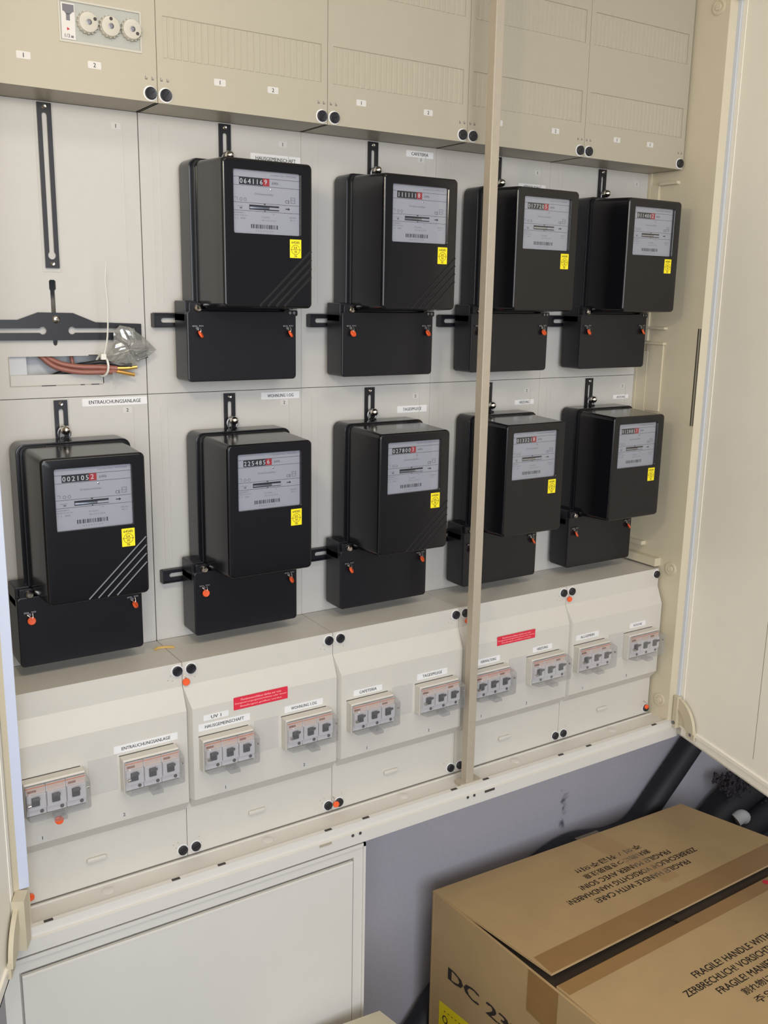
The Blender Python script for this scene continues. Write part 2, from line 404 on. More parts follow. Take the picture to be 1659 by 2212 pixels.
# ------------------------------------------------------------------ upper terminal covers
YU = -80.4
UPN = [((86, '1'), (170.4, '2')), ((86.3, '1'), (164.3, '2')), ((56, '1'), (174.8, '2')), ((62, '1'), (183.5, '2')), ((77, '1'), (160.2, '1'))]
UPL = ['leftmost upper cream cover, holding the fuse block', 'upper cream cover second from the left, plain ribbed strips',
       'middle upper cream cover left of the centre post', 'upper cream cover just right of the centre post', 'rightmost upper cream cover beside the side panel']
for k in range(5):
    X = 250*k
    t = Thing('upper_terminal_cover', UPL[k], 'cover', (X+125, YU, ZU), group='upper terminal covers')
    x0, x1 = X+.4, X+249.6
    if k == 4: x1 = X+250.2
    if k == 0: x0 = X+4.2
    holes = [[(X+10, 1031), (X+240, 1031), (X+240, 1081), (X+10, 1081)][::-1]]
    if k == 0: holes.append([(X+129.5, 909), (X+230.5, 909), (X+230.5, 956), (X+129.5, 956)][::-1])
    else: holes.append([(X+9, 907), (X+240, 907), (X+240, 957), (X+9, 957)][::-1])
    b = B().holed([(x0, ZU), (x1, ZU), (x1, TOP), (x0, TOP)], holes, YU+3, YU)
    b.box(max(x0, X+.04) if k == 0 else X+.04, X+249.96, YU+3, 0, ZU, ZU+3).box(x0, x1, YU+3, 0, TOP-3, TOP).box(x0, x0+2.5, YU+3, 0, ZU, TOP).box(x1-2.5, x1, YU+3, 0, ZU, TOP)
    t.part('cover_shell', b, 'cover')
    for j, (za, zb) in enumerate(((907, 957), (1031, 1081))):
        if k == 0 and j == 0: continue
        s = B().box(X+9, X+240, YU+2.2, YU+1.4, za, zb)
        for i in range(25):
            xx = X+12+i*9.3
            s.prismz([(xx-3.9, YU+1.5), (xx+3.9, YU+1.5), (xx+3.2, YU+.65), (xx-3.2, YU+.65)], za+1, zb-1)
        t.part('ribbed_strip', s, 'cover')
    for x in ((10, 240) if 0 < k < 4 else ((240,) if k == 0 else (10, 240))):
        for z in (862.6, 1152): knob(t, X+x+(.4 if x > 100 else .6), z, YU)
        q = B()
        for sx in (-4.5, 4.0):
            q.box(X+x+sx-1.2, X+x+sx-.5, YU-.3, YU, 879, 883).box(X+x+sx-1.2, X+x+sx+1.4, YU-.3, YU, 879, 879.8).box(X+x+sx+.8, X+x+sx+1.4, YU-.3, YU, 879, 881.5)
        t.part('arrow_mark', q, 'ink_soft')
    for x, s in UPN[k]: number(t, X+x, 886.8+(k > 0)*.8, YU, s, 16.5, 8.6)
# fuse block in the leftmost upper cover
fb = Thing('fuse_block', 'grey fuse block with three round screw caps in the top left cover', 'fuse block', (180, -78, 909))
fb.part('body', B().box(130, 230, YU+3, -40, 909.5, 955.5).rbox(130.2, 229.8, YU+3, YU+.8, 909.7, 955.3, .6, .4), 'fuse_grey')
rim = B().holed([(129, 908.4), (231.3, 908.4), (231.3, 956.6), (129, 956.6)], [[(131.2, 911), (229, 911), (229, 954.5), (131.2, 954.5)][::-1]], YU, YU-1.2)
fb.part('rim', rim, 'fuse_cap')
lb = fb.part('label', B().box(132.5, 149, YU-.2, YU+.4, 912, 952.5), 'number_paper')
fb.part('warning_mark', B().box(134.5, 148, YU-.5, YU-.2, 943, 951).add([(136, YU-.5, 943), (146.5, YU-.5, 943), (143.5, YU-.5, 940), (138.5, YU-.5, 940)], [(0, 1, 2, 3)]).box(138.5, 143, YU-.5, YU-.2, 933, 940.5), 'ink_soft', parent=lb)
fb.part('red_mark', B().add([(139, YU-.4, 925.5), (142.5, YU-.4, 923.5), (139, YU-.4, 921.8)], [(0, 1, 2)]), 'drum_red', parent=lb)
fb.part('lettering', B().txt('1/3', (139, YU-.3, 916), h=4.2).box(143.5, 146.5, YU-.5, YU-.2, 914, 916.5), 'ink_soft', parent=lb)
for cx, dx, dz, cz in ((163.5, 7.5, 4.2, 933.2), (190.5, .2, 8.2, 932.8), (217.5, 6.0, -4.5, 933.4)):
    c = fb.part('screw_cap', B().lathe((cx, YU+.8, cz), (0, -1, 0), ((12.6, 0), (12.6, 3), (11.8, 8), (11.2, 9), (9.2, 9.3), (4, 9.3), (.5, 9.3)), 26), 'fuse_cap', smooth=True)
    fb.part('window', B().lathe((cx, YU-8.45, cz), (0, -1, 0), ((3.4, 0), (3.4, .6), (2.2, .8), (2.0, .5), (.3, .5)), 16), 'zinc', parent=c, smooth=True)
    fb.part('test_hole', B().cyl((cx+dx, YU-8.4, cz+dz), (0, -1, 0), 2.1, .3, 14), 'hole', parent=c)
    q = B()
    for i in range(16):
        an = 2*math.pi*i/16; q.box(cx+12.4*math.cos(an)-.7, cx+12.4*math.cos(an)+.7, YU+.6, YU-5.5, cz+12.4*math.sin(an)-.7, cz+12.4*math.sin(an)+.7)
    fb.part('grip_ribs', q, 'fuse_cap', parent=c)

# ------------------------------------------------------------------ mounting plates with hanger bars
UP = ZM+378.5-1.2-ZM     # offset lower row -> upper row
HB = [ (117.2, 134.6) ]
def hanger(t, X, ztop, long_=True):
    b = B().holed([(X+117, ztop-206), (X+134.8, ztop-206), (X+134.8, ztop), (X+117, ztop)],
        [([(X+122.4, ztop-15), (X+122.9, ztop-13.2), (X+124.3, ztop-12), (X+127.2, ztop-12), (X+128.6, ztop-13.2), (X+129.2, ztop-15)]
          + [(X+129.2, ztop-185.5), (X+130.9, ztop-188), (X+131, ztop-191), (X+129.5, ztop-193.6), (X+127, ztop-195), (X+124.5, ztop-195), (X+122, ztop-193.6), (X+120.6, ztop-191), (X+120.7, ztop-188), (X+122.4, ztop-185.5)])], -1.0, -4.0)
    h = t.part('hanger_bar', b, 'metal_black')
    for dz in (-5, -200.5):
        t.part('screw', B().lathe((X+125.9, -4, ztop+dz), (0, -1, 0), ((3.1, 0), (3.1, .8), (2.2, 1.6), (.9, 1.3), (.2, 1.0)), 14), 'screw', parent=h, smooth=True)
    t.part('embossed_edge', B().holed([(X+113.5, ztop-211), (X+138.4, ztop-211), (X+138.4, ztop+2), (X+137.2, ztop+2), (X+137.2, ztop-210), (X+114.7, ztop-210), (X+114.7, ztop+2), (X+113.5, ztop+2)], [], 0, -.8), 'plate')
PL = [['upper left mounting plate without a meter', 'lower left mounting plate behind the ENTRAUCHUNGSANLAGE meter'],
      ['upper mounting plate behind the HAUSGEMEINSCHAFT meter', 'lower mounting plate behind the WOHNUNG 1.OG meter'],
      ['upper mounting plate behind the CAFETERIA meter', 'lower mounting plate behind the TAGESPFLEGE meter'],
      ['upper mounting plate just right of the centre post', 'lower mounting plate behind the HEIZUNG meter'],
      ['upper rightmost mounting plate beside the side panel', 'lower rightmost mounting plate beside the side panel']]
NAMES = {(0, 1): ('ENTRAUCHUNGSANLAGE', 156, 248.8, 458, 469, .8), (1, 0): ('HAUSGEMEINSCHAFT', 168-1, 249, 803.5, 816, .8), (1, 1): ('WOHNUNG 1.OG', 180, 246.3, 456.3, 467, .68),
         (2, 0): ('CAFETERIA', 190.3, 243.6, 835.2, 845, .62), (2, 1): ('TAGESPFLEGE', 183, 244, 423, 434.5, .62),
         (3, 0): ('VERWALTUNG', 177, 240, 802, 812.2, .62), (3, 1): ('HEIZUNG', 192, 238, 425.3, 433.8, .52), (4, 1): ('KÜCHE', 195.5, 238, 425.4, 433.5, .5)}
for k in range(5):
    X = 250*k
    for row in (0, 1):
        z0, z1 = (ZM+.45, ZU-.4) if row == 0 else (ZL+.4, ZM-.45)
        t = Thing('mounting_plate', PL[k][row], 'plate', (X+125, 0, z0), group='meter mounting plates')
        x0, x1 = X+(.7 if k == 1 else 4.2 if k == 0 else .2), X+(249.3 if k == 0 else 249.8)
        holes = []
        if (k, row) == (0, 0):
            holes = [[(62, 503.5), (62, 528), (187.3, 528), (187.3, 503.5)], [(121.4, 546), (122.2, 543.2), (124.4, 542), (126.6, 543.2), (127.4, 546), (127.4, 615), (129.2, 617), (129.2, 627), (127.5, 629), (122, 629), (120.4, 627), (120.4, 617), (121.4, 615)][::-1]]
        t.part('panel', B().holed([(x0, z0), (x1, z0), (x1, z1), (x0, z1)], holes, 4, 0), 'plate')
        zz0 = 600 if row == 0 else 215; zz1 = (840 if row == 0 else 455)
        t.parts('embossed_rib', [B().box(X+xa, X+xb, -.6, 0, zz0, zz1) for xa, xb in ((18, 20), (28.5, 30), (228, 229.5))], 'plate')
        hanger(t, X, ZM+378.5 if row == 0 else ZM-3.2)
        number(t, X+219.5, 832 if row == 0 else 450.6, 0, '1' if row == 0 else '2', 13, 8.6)
        if (k, row) in NAMES:
            s, a0, a1, b0, b1, fr_ = NAMES[(k, row)]
            sticker(t, X+a0, X+a1, b0, b1, -.05, s, frac=fr_, h=5.0)
        if (k, row) == (0, 0):
            P0 = t
# empty place: cross bar, opening frame, wires
cb = Thing('meter_cross_bar', 'black slotted cross bar of the empty meter place', 'bracket', (125, -3, 549))
outl = [(8, 550), (242, 549.5), (242, 571.5), (178, 573.6), (148, 585.8), (102.5, 586.4), (76, 576.6), (8, 576.6)]
def keyslot(xc, xe):
    s = 1 if xe > xc else -1; p = []
    for i in range(11):
        a_ = math.radians(35+290*i/10); p.append((xc+s*math.cos(a_)*5.4, 562.6+math.sin(a_)*5.4))
    p += [(xe, 559.6), (xe, 565.6)]
    return p
cb.part('bar', B().holed(outl, [keyslot(107.5, 16), keyslot(146, 234)], -3, -7), 'metal_black')
cb.part('screw', B().lathe((125.2, -7, 577.4), (0, -1, 0), ((5.2, 0), (5.2, 1), (3.6, 2.6), (1.2, 3), (.3, 2.4)), 18), 'screw', smooth=True)
fp = P0.part('opening_flap', B().box(63.2, 186.4, -1.0, 0, 489.3, 503).box(62, 63, -.6, 0, 488.5, 528).box(186.6, 187.6, -.6, 0, 488.5, 503), 'plate')
P0.part('joint_line', B().box(62, 187.4, -.35, 0, 488, 489.2).box(62, 63, -.7, 0, 489, 528), 'post', parent=fp)
P0.part('slit', B().box(103, 122, -.5, 0, 488, 489.3).box(155, 161, -.5, 0, 488, 489.3).box(170, 181, -.5, 0, 488, 489.3).box(168, 181, -.4, 0, 528, 529.4).box(186.6, 187.6, -1.2, 0, 490, 503), 'hole', parent=fp)
P0.part('rear_duct', B().box(40, 215, 26, 28, 470, 560).box(40, 42, 4, 28, 470, 560).box(62, 86, 5, 7, 495, 535), 'recess')
def wire(name, label, pts, r, m, end=None, cat='wire', group=None):
    q = Vector(pts[0]); t = Thing(name, label, cat, pts[0], group=group)
    t.part('insulation', B().tube(pts, r, 10), m, smooth=True)
    if end: t.part('bare_end', B().tube(end, r*.72, 8), 'copper', smooth=True)
GW = 'brown wires through the opening of the empty meter place'
wire('wire', 'brown wire with bare end pointing lowest out of the opening', [(90, 14, 545), (104, 9, 530), (122, 0, 514), (150, -10, 507), (178, -17, 506.5), (200, -17, 507)], 3.6, 'wire_brown', [(200, -17, 507), (212, -17.5, 504.5), (226, -18, 501.5)], group=GW)
wire('wire', 'brown wire with bare end running inside the plastic bag', [(98, 16, 545), (112, 10, 529), (130, 2, 518), (155, -6, 513.5), (180, -14, 513), (202, -18, 511)], 3.6, 'wire_brown', [(202, -18, 511), (215, -19, 511), (229, -20, 512.5)], group=GW)
wire('wire', 'thin brown wire dropping straight through the opening behind the others', [(147, 18, 560), (147.5, 14, 535), (149, 10, 512), (152, 12, 492)], 2.6, 'wire_brown', group=GW)
wire('wire', 'black wire crossing the opening above the brown wires', [(128, 16, 500), (150, 10, 513), (166, -1, 517), (184, -10, 520), (205, -16, 516), (222, -20, 515)], 3.0, 'wire_black', group=GW)
wire('wire', 'black wire lying low at the lower edge of the opening', [(110, 16, 492), (125, 12, 502), (140, 10, 505.5), (160, 12, 505), (175, 16, 498)], 3.0, 'wire_black', group=GW)
# cable tie
tie = Thing('cable_tie', 'white cable tie with a long upright tail around the brown wires', 'cable tie', (182, -25, 505))
loop = [(182+9.5*math.cos(a_)*.55, -15-11*math.cos(a_), 515+14*math.sin(a_)) for a_ in [2*math.pi*i/14 for i in range(15)]]
tie.part('loop', B().tube(loop, 1.6, 6, 2), 'tie', smooth=True)
tie.part('tail', B().tube([(181, -27, 527), (185, -31, 548), (186.5, -34, 570), (187, -35, 598), (185.5, -35, 630), (188, -35, 653)], 2.1, 6, 5, rad=lambda u: 1-.45*u, flat=.5), 'tie', smooth=True)
tie.part('head', B().rbox(176, 183.5, -26, -32, 524, 532, 1.2, .8), 'tie')
# plastic bag with screws
bg = [(182, 527), (190, 531), (197, 545), (198, 561), (207, 570), (222, 567), (241, 553), (258, 536), (248, 528.5), (238, 523), (225, 517), (206, 515), (196, 518)]
def bag():
    b = B(); cx = sum(p[0] for p in bg)/len(bg); cz = sum(p[1] for p in bg)/len(bg); rng = random.Random(4); n = len(bg)*3
    ring = []
    for i in range(len(bg)):
        for k in range(3):
            u = k/3; p, q = bg[i], bg[(i+1) % len(bg)]; ring.append((p[0]+(q[0]-p[0])*u, p[1]+(q[1]-p[1])*u))
    for sgn, y0 in ((-1, -21), (1, -21)):
        rr = []
        for j, s in enumerate((1.0, .86, .62, .34, .1)):
            bulge = (1-s*s)*13
            rr.append([(cx+(x-cx)*s+rng.uniform(-1.5, 1.5)*(j > 0), y0+sgn*(bulge+rng.uniform(-2.6, 2.6)*(j > 0)), cz+(z-cz)*s+rng.uniform(-1.5, 1.5)*(j > 0)) for x, z in ring])
        b.rings(rr, False, True)
    # torn corner flap hanging below the wires
    b.add([(194, -22, 507), (207, -24, 502.5), (200, -21, 496), (193.7, -20, 487)], [(0, 1, 2, 3)])
    return b
single('plastic_bag', bag(), 'film', 'crumpled clear plastic bag with screws tied to the brown wires', 'bag', (220, -21, 515))
def loose_screw(label, p, d, l):
    d = Vector(d).normalized(); p = Vector(p)
    t = Thing('bag_screw', label, 'screw', tuple(p), group='screws in the plastic bag')
    t.part('shank', B().cyl(p, d, 2.0, l, 10), 'zinc', smooth=True)
    t.part('head', B().lathe(p, -d, ((4, 0), (4, 2), (2.6, 3.6), (.4, 3.9)), 12), 'screw', smooth=True)
loose_screw('metal screw pointing to the tip of the plastic bag', (228, -25, 531), (1, 0, .42), 17)
loose_screw('metal screw lying low in the plastic bag above the bare wire', (232, -18, 523), (1, -.1, .3), 14)
loose_screw('metal screw in the upper fold of the plastic bag', (217, -20, 541), (-.5, -.1, .8), 10)
single('terminal_clip', B().rbox(199, 221, -17, -23, 551, 556, 1.5, 1), 'wire_black', 'small dark clip in the upper half of the plastic bag', 'clip', (210, -20, 551))

# ------------------------------------------------------------------ electricity meters
DIG = {(0, 1): '0021052', (1, 0): '0641169', (1, 1): '2254856', (2, 0): '1111118', (2, 1): '0278003', (3, 0): '0177205', (3, 1): '0133218', (4, 0): '0114002', (4, 1): '0128851'}
MLB = {(0, 1): 'black electricity meter below the ENTRAUCHUNGSANLAGE sticker, leftmost of all', (1, 0): 'black electricity meter in front of the HAUSGEMEINSCHAFT sticker, upper row',
       (1, 1): 'black electricity meter below the WOHNUNG 1.OG sticker', (2, 0): 'black electricity meter below the CAFETERIA sticker, upper row',
       (2, 1): 'black electricity meter below the TAGESPFLEGE sticker', (3, 0): 'black upper electricity meter partly behind the centre post',
       (3, 1): 'black electricity meter below the HEIZUNG sticker, behind the centre post', (4, 0): 'black upper electricity meter farthest right beside the side panel',
       (4, 1): 'black electricity meter below the KÜCHE sticker, lower right corner'}
SEALROT = {(0, 1): (0, 50), (1, 0): (58, 55), (1, 1): (0, 50), (2, 0): (20, 30), (2, 1): (52, 40), (3, 0): (10, 15), (3, 1): (25, 60), (4, 0): (30, 40), (4, 1): (50, 60)}
RIBBED = {(0, 1), (1, 0), (2, 0), (2, 1)}
YFc = -133.0
def ring(x0, x1, z0, z1, r, y, seg=4): return [(a_, y, b_) for a_, b_ in rrect(x0, x1, z0, z1, r, seg)]
def cover_geo(b):
    b.rings([ring(61, 199.6, 214.6, 413, 9, -47.5), ring(60.6, 200, 214.2, 413.4, 9, -50), ring(63.9, 197.3, 217.9, 410.3, 6.8, -128), ring(64.3, 196.9, 218.3, 409.9, 6.5, -130.6),
             ring(65.4, 195.8, 219.4, 408.8, 5.6, -132.3), ring(67.2, 194, 221.2, 407, 4.2, YFc),
             ring(79.2, 179.8, 314.6, 397, 2.5, YFc), ring(80, 179.0, 315.4, 396.2, 2.2, YFc+.8), ring(80, 179.0, 315.4, 396.2, 2.2, YFc+5.2)], True, False)
def base_geo(b):
    b.rbox(54, 208, -6, -44, 205, 417, 12, 1.6, 4)
    b.rbox(60, 202, -44, -48, 212, 412, 9, .4, 4)
    b.rbox(92, 170, -30, -49.5, 410, 414.5, 2, .8)
    b.rbox(122, 132, -8, -16, 414, 419, 2, .8)
def term_geo(b):
    b.rbox(40, 211, -10, -58, 113.5, 213, 5.5, 2.2, 3)
def wing_geo(b):
    b.rbox(40, 60, -10, -50, 196, 226, 2.5, 1.4)
def wing2_geo(b):
    b.rbox(44, 62, -50, -57, 205, 224, 3, 1)
def wing3_geo(b):
    b.rbox(192, 214, -22, -57, 206, 214.5, 2, .8)
def arm_geo(b):
    b.holed([(10, 188), (62, 188), (62, 208.5), (10, 208.5)], [[(21.5, 198), (22.3, 200.2), (24.4, 201.4), (58, 201.4), (58, 194.6), (24.4, 194.6), (22.3, 195.8)]], -3, -6)
    b.box(10, 62, -6, -12, 206.6, 208.5).box(10, 62, -6, -12, 188, 189.6).box(8.4, 10, -1, -14, 188.6, 207.6)
def print_geo(b):
    y = YFc+5.4-.35; L = lambda z: b.box(80.2, 178.8, y, y-.1, z-.22, z+.22)
    T = lambda s, x, z, wd=None, h=2.6, bold=0: b.txt(s, (x, y, z), wd=wd, h=h, lift=.1, bold=bold)
    for z in (387.2, 376.8, 355, 344.7): L(z)
    T('kWh', 142.5, 382, 9, 3.4)
    T('CE', 161, 359.6, 6.5, 4.2)
    b.box(158, 162, y, y-.1, 349.4, 350.6).add([(162, y-.1, 348.2), (165.2, y-.1, 350), (162, y-.1, 351.8)], [(0, 1, 2)])
    b.add([(125.2, y-.1, 354.8), (128.8, y-.1, 354.8), (127, y-.1, 353)], [(0, 1, 2)]).add([(126, y-.1, 345), (128.4, y-.1, 345), (127.2, y-.1, 346.6)], [(0, 1, 2)])
    x = 106.6; rng = random.Random(11)
    while x < 146.4:
        wd = rng.choice((.5, .5, .9, 1.4)); b.box(x, x+wd, y, y-.1, 322.6, 327.9); x += wd+rng.choice((.5, .6, .9, 1.4))
def print2_geo(b):
    y = YFc+5.4-.35; T = lambda s, x, z, wd=None, h=2.2: b.txt(s, (x, y, z), wd=wd, h=h, lift=.1, bold=0)
    T('Landis+Gyr MM2000', 155, 391.8, 38, 2.8); T('Drehstromzähler', 126.5, 367, 28, 2.6)
    T('3x230/400 V', 89.5, 341.8, 16, 1.9); T('10(60) A 50 Hz', 91.5, 338.4, 20, 1.9); T('Cl. 2   2005', 89.8, 334.8, 17, 1.9)
    T('75 U/kWh', 128, 337.5, 12, 2); T('Nr 3 6 5 2 0 4', 133, 333.6, 20, 2); T('EDN', 169, 339, 9, 2); T('40°C', 169, 335.6, 8, 1.8); T('V', 140.5, 342, 3, 1.8)
    b.holed(rrect(166, 173, 358, 365.5, .5, 2), [rrect(166.6, 172.4, 358.6, 364.9, .4, 2)[::-1]], y, y-.1)
    T('M 05', 169.5, 361.7, 5.2, 3)
    for xx in (92.5, 98.5): b.holed(circ(xx, 359, 2.1), [circ(xx, 359, 1.5)[::-1]], y, y-.1)
    b.box(83, 87, y, y-.1, 361, 361.5).box(86.8, 87.3, y, y-.1, 357.6, 361).box(86, 96, y, y-.1, 350, 350.4).box(90.5, 94, y, y-.1, 347, 349)
    T('0 3 2 4 7 1 2 9', 126.5, 319.6, 26, 1.5)
for (k, row), dg in DIG.items():
    X = 250*k; dz = 378.5 if row == 0 else 0
    t = Thing('electricity_meter', MLB[(k, row)], 'meter', (130, -10, 113.5), (X, 0, dz), group='black electricity meters')
    t.part('base', base_geo, 'meter_black', key='m_base', smooth='w')
    cv = t.part('cover', cover_geo, 'meter_front', key='m_cover', smooth='w')
    t.part('seam', lambda b: b.rbox(58.5, 202, -43.8, -47.7, 211, 414.5, 9, .1, 4), 'groove_black', key='m_seam')
    if (k, row) in RIBBED:
        for i, (a0, zb) in enumerate(((116, 296), (128.2, 284.6), (140.5, 273), (153, 261))):
            def rib(b, a0=a0, zb=zb):
                p = Vector((a0, YFc+.1, 220.5)); q = Vector((195.2, YFc+.1, zb)); d = (q-p).normalized(); n = Vector((-d.z, 0, d.x))*2.0
                b.add([p-n, p+n, q+n, q-n, p+Vector((0, -.55, 0)), q+Vector((0, -.55, 0))], [(0, 4, 5, 3), (1, 2, 5, 4), (0, 1, 4), (3, 5, 2), (0, 3, 2, 1)])
            t.part('diagonal_rib', rib, 'meter_black', parent=cv, key='m_rib%d' % i)
    npl = t.part('nameplate', lambda b: b.box(79.5, 179.5, YFc+5.05, YFc+6.2, 315, 396.6), 'nameplate', key='m_name')
    t.part('lettering', print_geo, 'ink', parent=npl, key='m_p1'); t.part('fine_print', print2_geo, 'ink_soft', parent=npl, key='m_p2')
    ct = t.part('counter', lambda b: b.box(90, 126, YFc+4.9, YFc+5.3, 377.6, 387), 'drum_black', key='m_cnt', label='black counter with white digits')
    t.part('decimal_drum', lambda b: b.box(124.5, 134.2, YFc+4.85, YFc+5.3, 377.6, 387), 'drum_red', parent=ct, key='m_dr')
    q = B()
    for i, ch in enumerate(dg): q.txt(ch, (92.9+5.85*i+(i == 6)*.6, YFc+4.85, 382.2+(.6 if i == 6 else 0)), h=6.2, lift=.12, bold=.006)
    t.part('digits', q, 'digit', parent=ct)
    ds = t.part('disc_slot', lambda b: b.box(104.3, 148.4, YFc+4.9, YFc+5.2, 346.6, 352.8), 'drum_black', key='m_slot')
    t.part('rotor_disc', lambda b: b.lathe((126.3, YFc+27.1, 348.9), (0, 0, 1), ((31, 0), (31, 1.5)), 40) if False else b.rings([[(105+42.6*i/20, YFc+4.85-1.6*math.sin(math.pi*i/20), z) for i in range(21)] for z in (348.0, 350.2)], False, False, False), 'disc', parent=ds, key='m_disc', smooth=True)
    t.part('rotor_mark', lambda b: b.box(133.5, 148, YFc+3, YFc+4.8, 347.8, 350.4), 'nameplate', parent=ds, key='m_mark')
    t.part('indicator', lambda b: b.lathe((136, YFc+5, 373.6), (0, -1, 0), ((1.5, 0), (1.3, .8), (.3, 1.2)), 10), 'chrome', parent=npl, key='m_led', smooth=True)
    t.part('window_pane', lambda b: b.box(80.1, 178.9, YFc+1.6, YFc+2.6, 315.5, 396.1), 'glass', key='m_glass')
    ys = t.part('calibration_sticker', lambda b: b.rbox(162, 179.5, YFc, YFc-.3, 286, 310.5, .5, .1, 2), 'yellow', key='m_yel', label='yellow calibration sticker')
    def ysp(b):
        y = YFc-.32
        b.txt('64585', (170.7, y, 306.6), wd=12.5, h=3.4, lift=.1); b.holed(circ(170.7, 297, 6.6, 22), [circ(170.7, 297, 6.05, 22)[::-1]], y, y-.1)
        b.box(162.8, 178.6, y, y-.1, 296.8, 297.3); b.txt('EA', (170.7, y, 299.6), h=3.2, lift=.1); b.txt('30', (170.7, y, 294.2), h=3.2, lift=.1); b.txt('06', (170.7, y, 288.6), h=3, lift=.1)
    t.part('lettering', ysp, 'ink', parent=ys, key='m_yelp')
    tc = t.part('terminal_cover', term_geo, 'terminal_black', key='m_term', smooth='w')
    t.part('mounting_lug', wing_geo, 'terminal_black', key='m_wing', smooth='w'); t.part('lug_tip', wing2_geo, 'terminal_black', key='m_wing2', smooth='w'); t.part('mounting_lug', wing3_geo, 'terminal_black', key='m_wing3', smooth='w')
    t.part('lug_screw', lambda b: b.lathe((56.5, -57, 216), (.25, -1, .1), ((5.6, 0), (5.6, 2), (4.2, 3.8), (2, 4), (1.6, 3), (.2, 3)), 18), 'screw', key='m_scr', smooth=True)
    t.part('lug_screw', lambda b: b.cyl((200, -57, 210.5), (0, -1, 0), 2.2, 2.6, 12).cyl((206.5, -57, 210.5), (0, -1, 0), 2.2, 2.6, 12), 'zinc', key='m_scr2', smooth=True)
    if (k, row) != (0, 1): t.part('mounting_arm', arm_geo, 'metal_black', key='m_arm')
    t.part('hanging_nut', lambda b: b.lathe((127, -6, 428), (.1, -1, .1), ((4, 0), (4, 6), (6.6, 6.5), (6.6, 9), (5.6, 12.5), (3.2, 15), (.4, 16)), 18), 'chrome', key='m_nut', smooth=True)
    t.part('hanging_ring', lambda b: b.tube([(127+8*math.cos(a_), -9, 424+8.5*math.sin(a_)) for a_ in [math.radians(-30+240*i/12) for i in range(13)]], 1.7, 8, 3), 'zinc', key='m_ring', smooth=True)
    for j, (sx, ang) in enumerate(((55.5, SEALROT[(k, row)][0]), (196.5, SEALROT[(k, row)][1]))):
        lug = t.part('seal_screw', (lambda b, sx=sx: b.rbox(sx-8.5, sx-1.2, -58, -61, 190.2, 192.8, .6, .4).rbox(sx+1.2, sx+8, -58, -61, 190.6, 193, .6, .4).cyl((sx-1, -58, 188.2), (0, -1, 0), 2.6, 2, 10)), 'zinc', key='m_sl%d' % j)
        a_ = math.radians(ang); nx, ny = math.sin(a_), -math.cos(a_)
        s = B(); c = Vector((sx+1+nx*2, -62.5, 180.3)); s.lathe(c, (nx, ny, .12 if ang < 5 else .55), ((4.6, -1.6), (5.4, -1), (5.4, 1), (4.6, 1.6), (3, 1.2), (.4, 1.2)), 20)
        so = t.part('wire_seal', s, 'orange', smooth=True, label='round orange wire seal')
        t.part('seal_wire', B().tube([(sx-4, -61, 189), (sx-1, -63, 186), (sx+1, -63, 183)], .5, 5, 3).tube([(sx+3, -61, 190), (sx+3, -63, 186), (sx+1.5, -63, 183)], .5, 5, 3), 'screw', parent=so)
single('wing_nut', B().lathe((208, -30, 234), (1, 0, 0), ((3.5, 0), (3.5, 8), (5.5, 8.5), (5.5, 13), (2, 14)), 14), 'zinc', 'small dark knurled screw at the right edge of the leftmost meter', 'screw', (208, -30, 234), smooth=True)

# ------------------------------------------------------------------ lower terminal covers
YL, YB = -103.7, -118.0
LWL = ['lower left cream terminal cover beside the sealing strip', 'lower cream terminal cover with the red sticker left of the CAFETERIA breaker', 'middle lower cream terminal cover with CAFETERIA and TAGESPFLEGE labels',
       'lower cream terminal cover with the red sticker right of the centre post', 'rightmost lower cream terminal cover with the KÜCHE label']
BRX = [(17, 150), (17.5, 152), (18.5, 151.7), (15, 147.5), (14.5, 147.3)]
LWN = [[('ENTRAUCHUNGSANLAGE', 142, 235, -13, -2, .76)], [('UV 1', 25, 64.5, 4.6, 13.7, .4), ('HAUSGEMEINSCHAFT', 17, 99, -10, 1, .76), ('WOHNUNG 1.OG', 157, 224.5, -13.2, -2.6, .66)],
       [('CAFETERIA', 31, 85.6, -13.2, -3.4, .6), ('TAGESPFLEGE', 155, 217.7, -12.2, -1.3, .64)], [('VERWALTUNG', 31, 84, -12, -.8, .66), ('HEIZUNG', 161, 208, -12.4, -2.3, .56)],
       [('ALLGEMEIN', 18, 77, -10, .8, .6), ('KÜCHE', 162, 206, -11, -.4, .52)]]
LNUM = [(40, 152.6), (57.5, 191), (57.7, 182.2), (46.7, 152.2), (43.5, 162.2)]
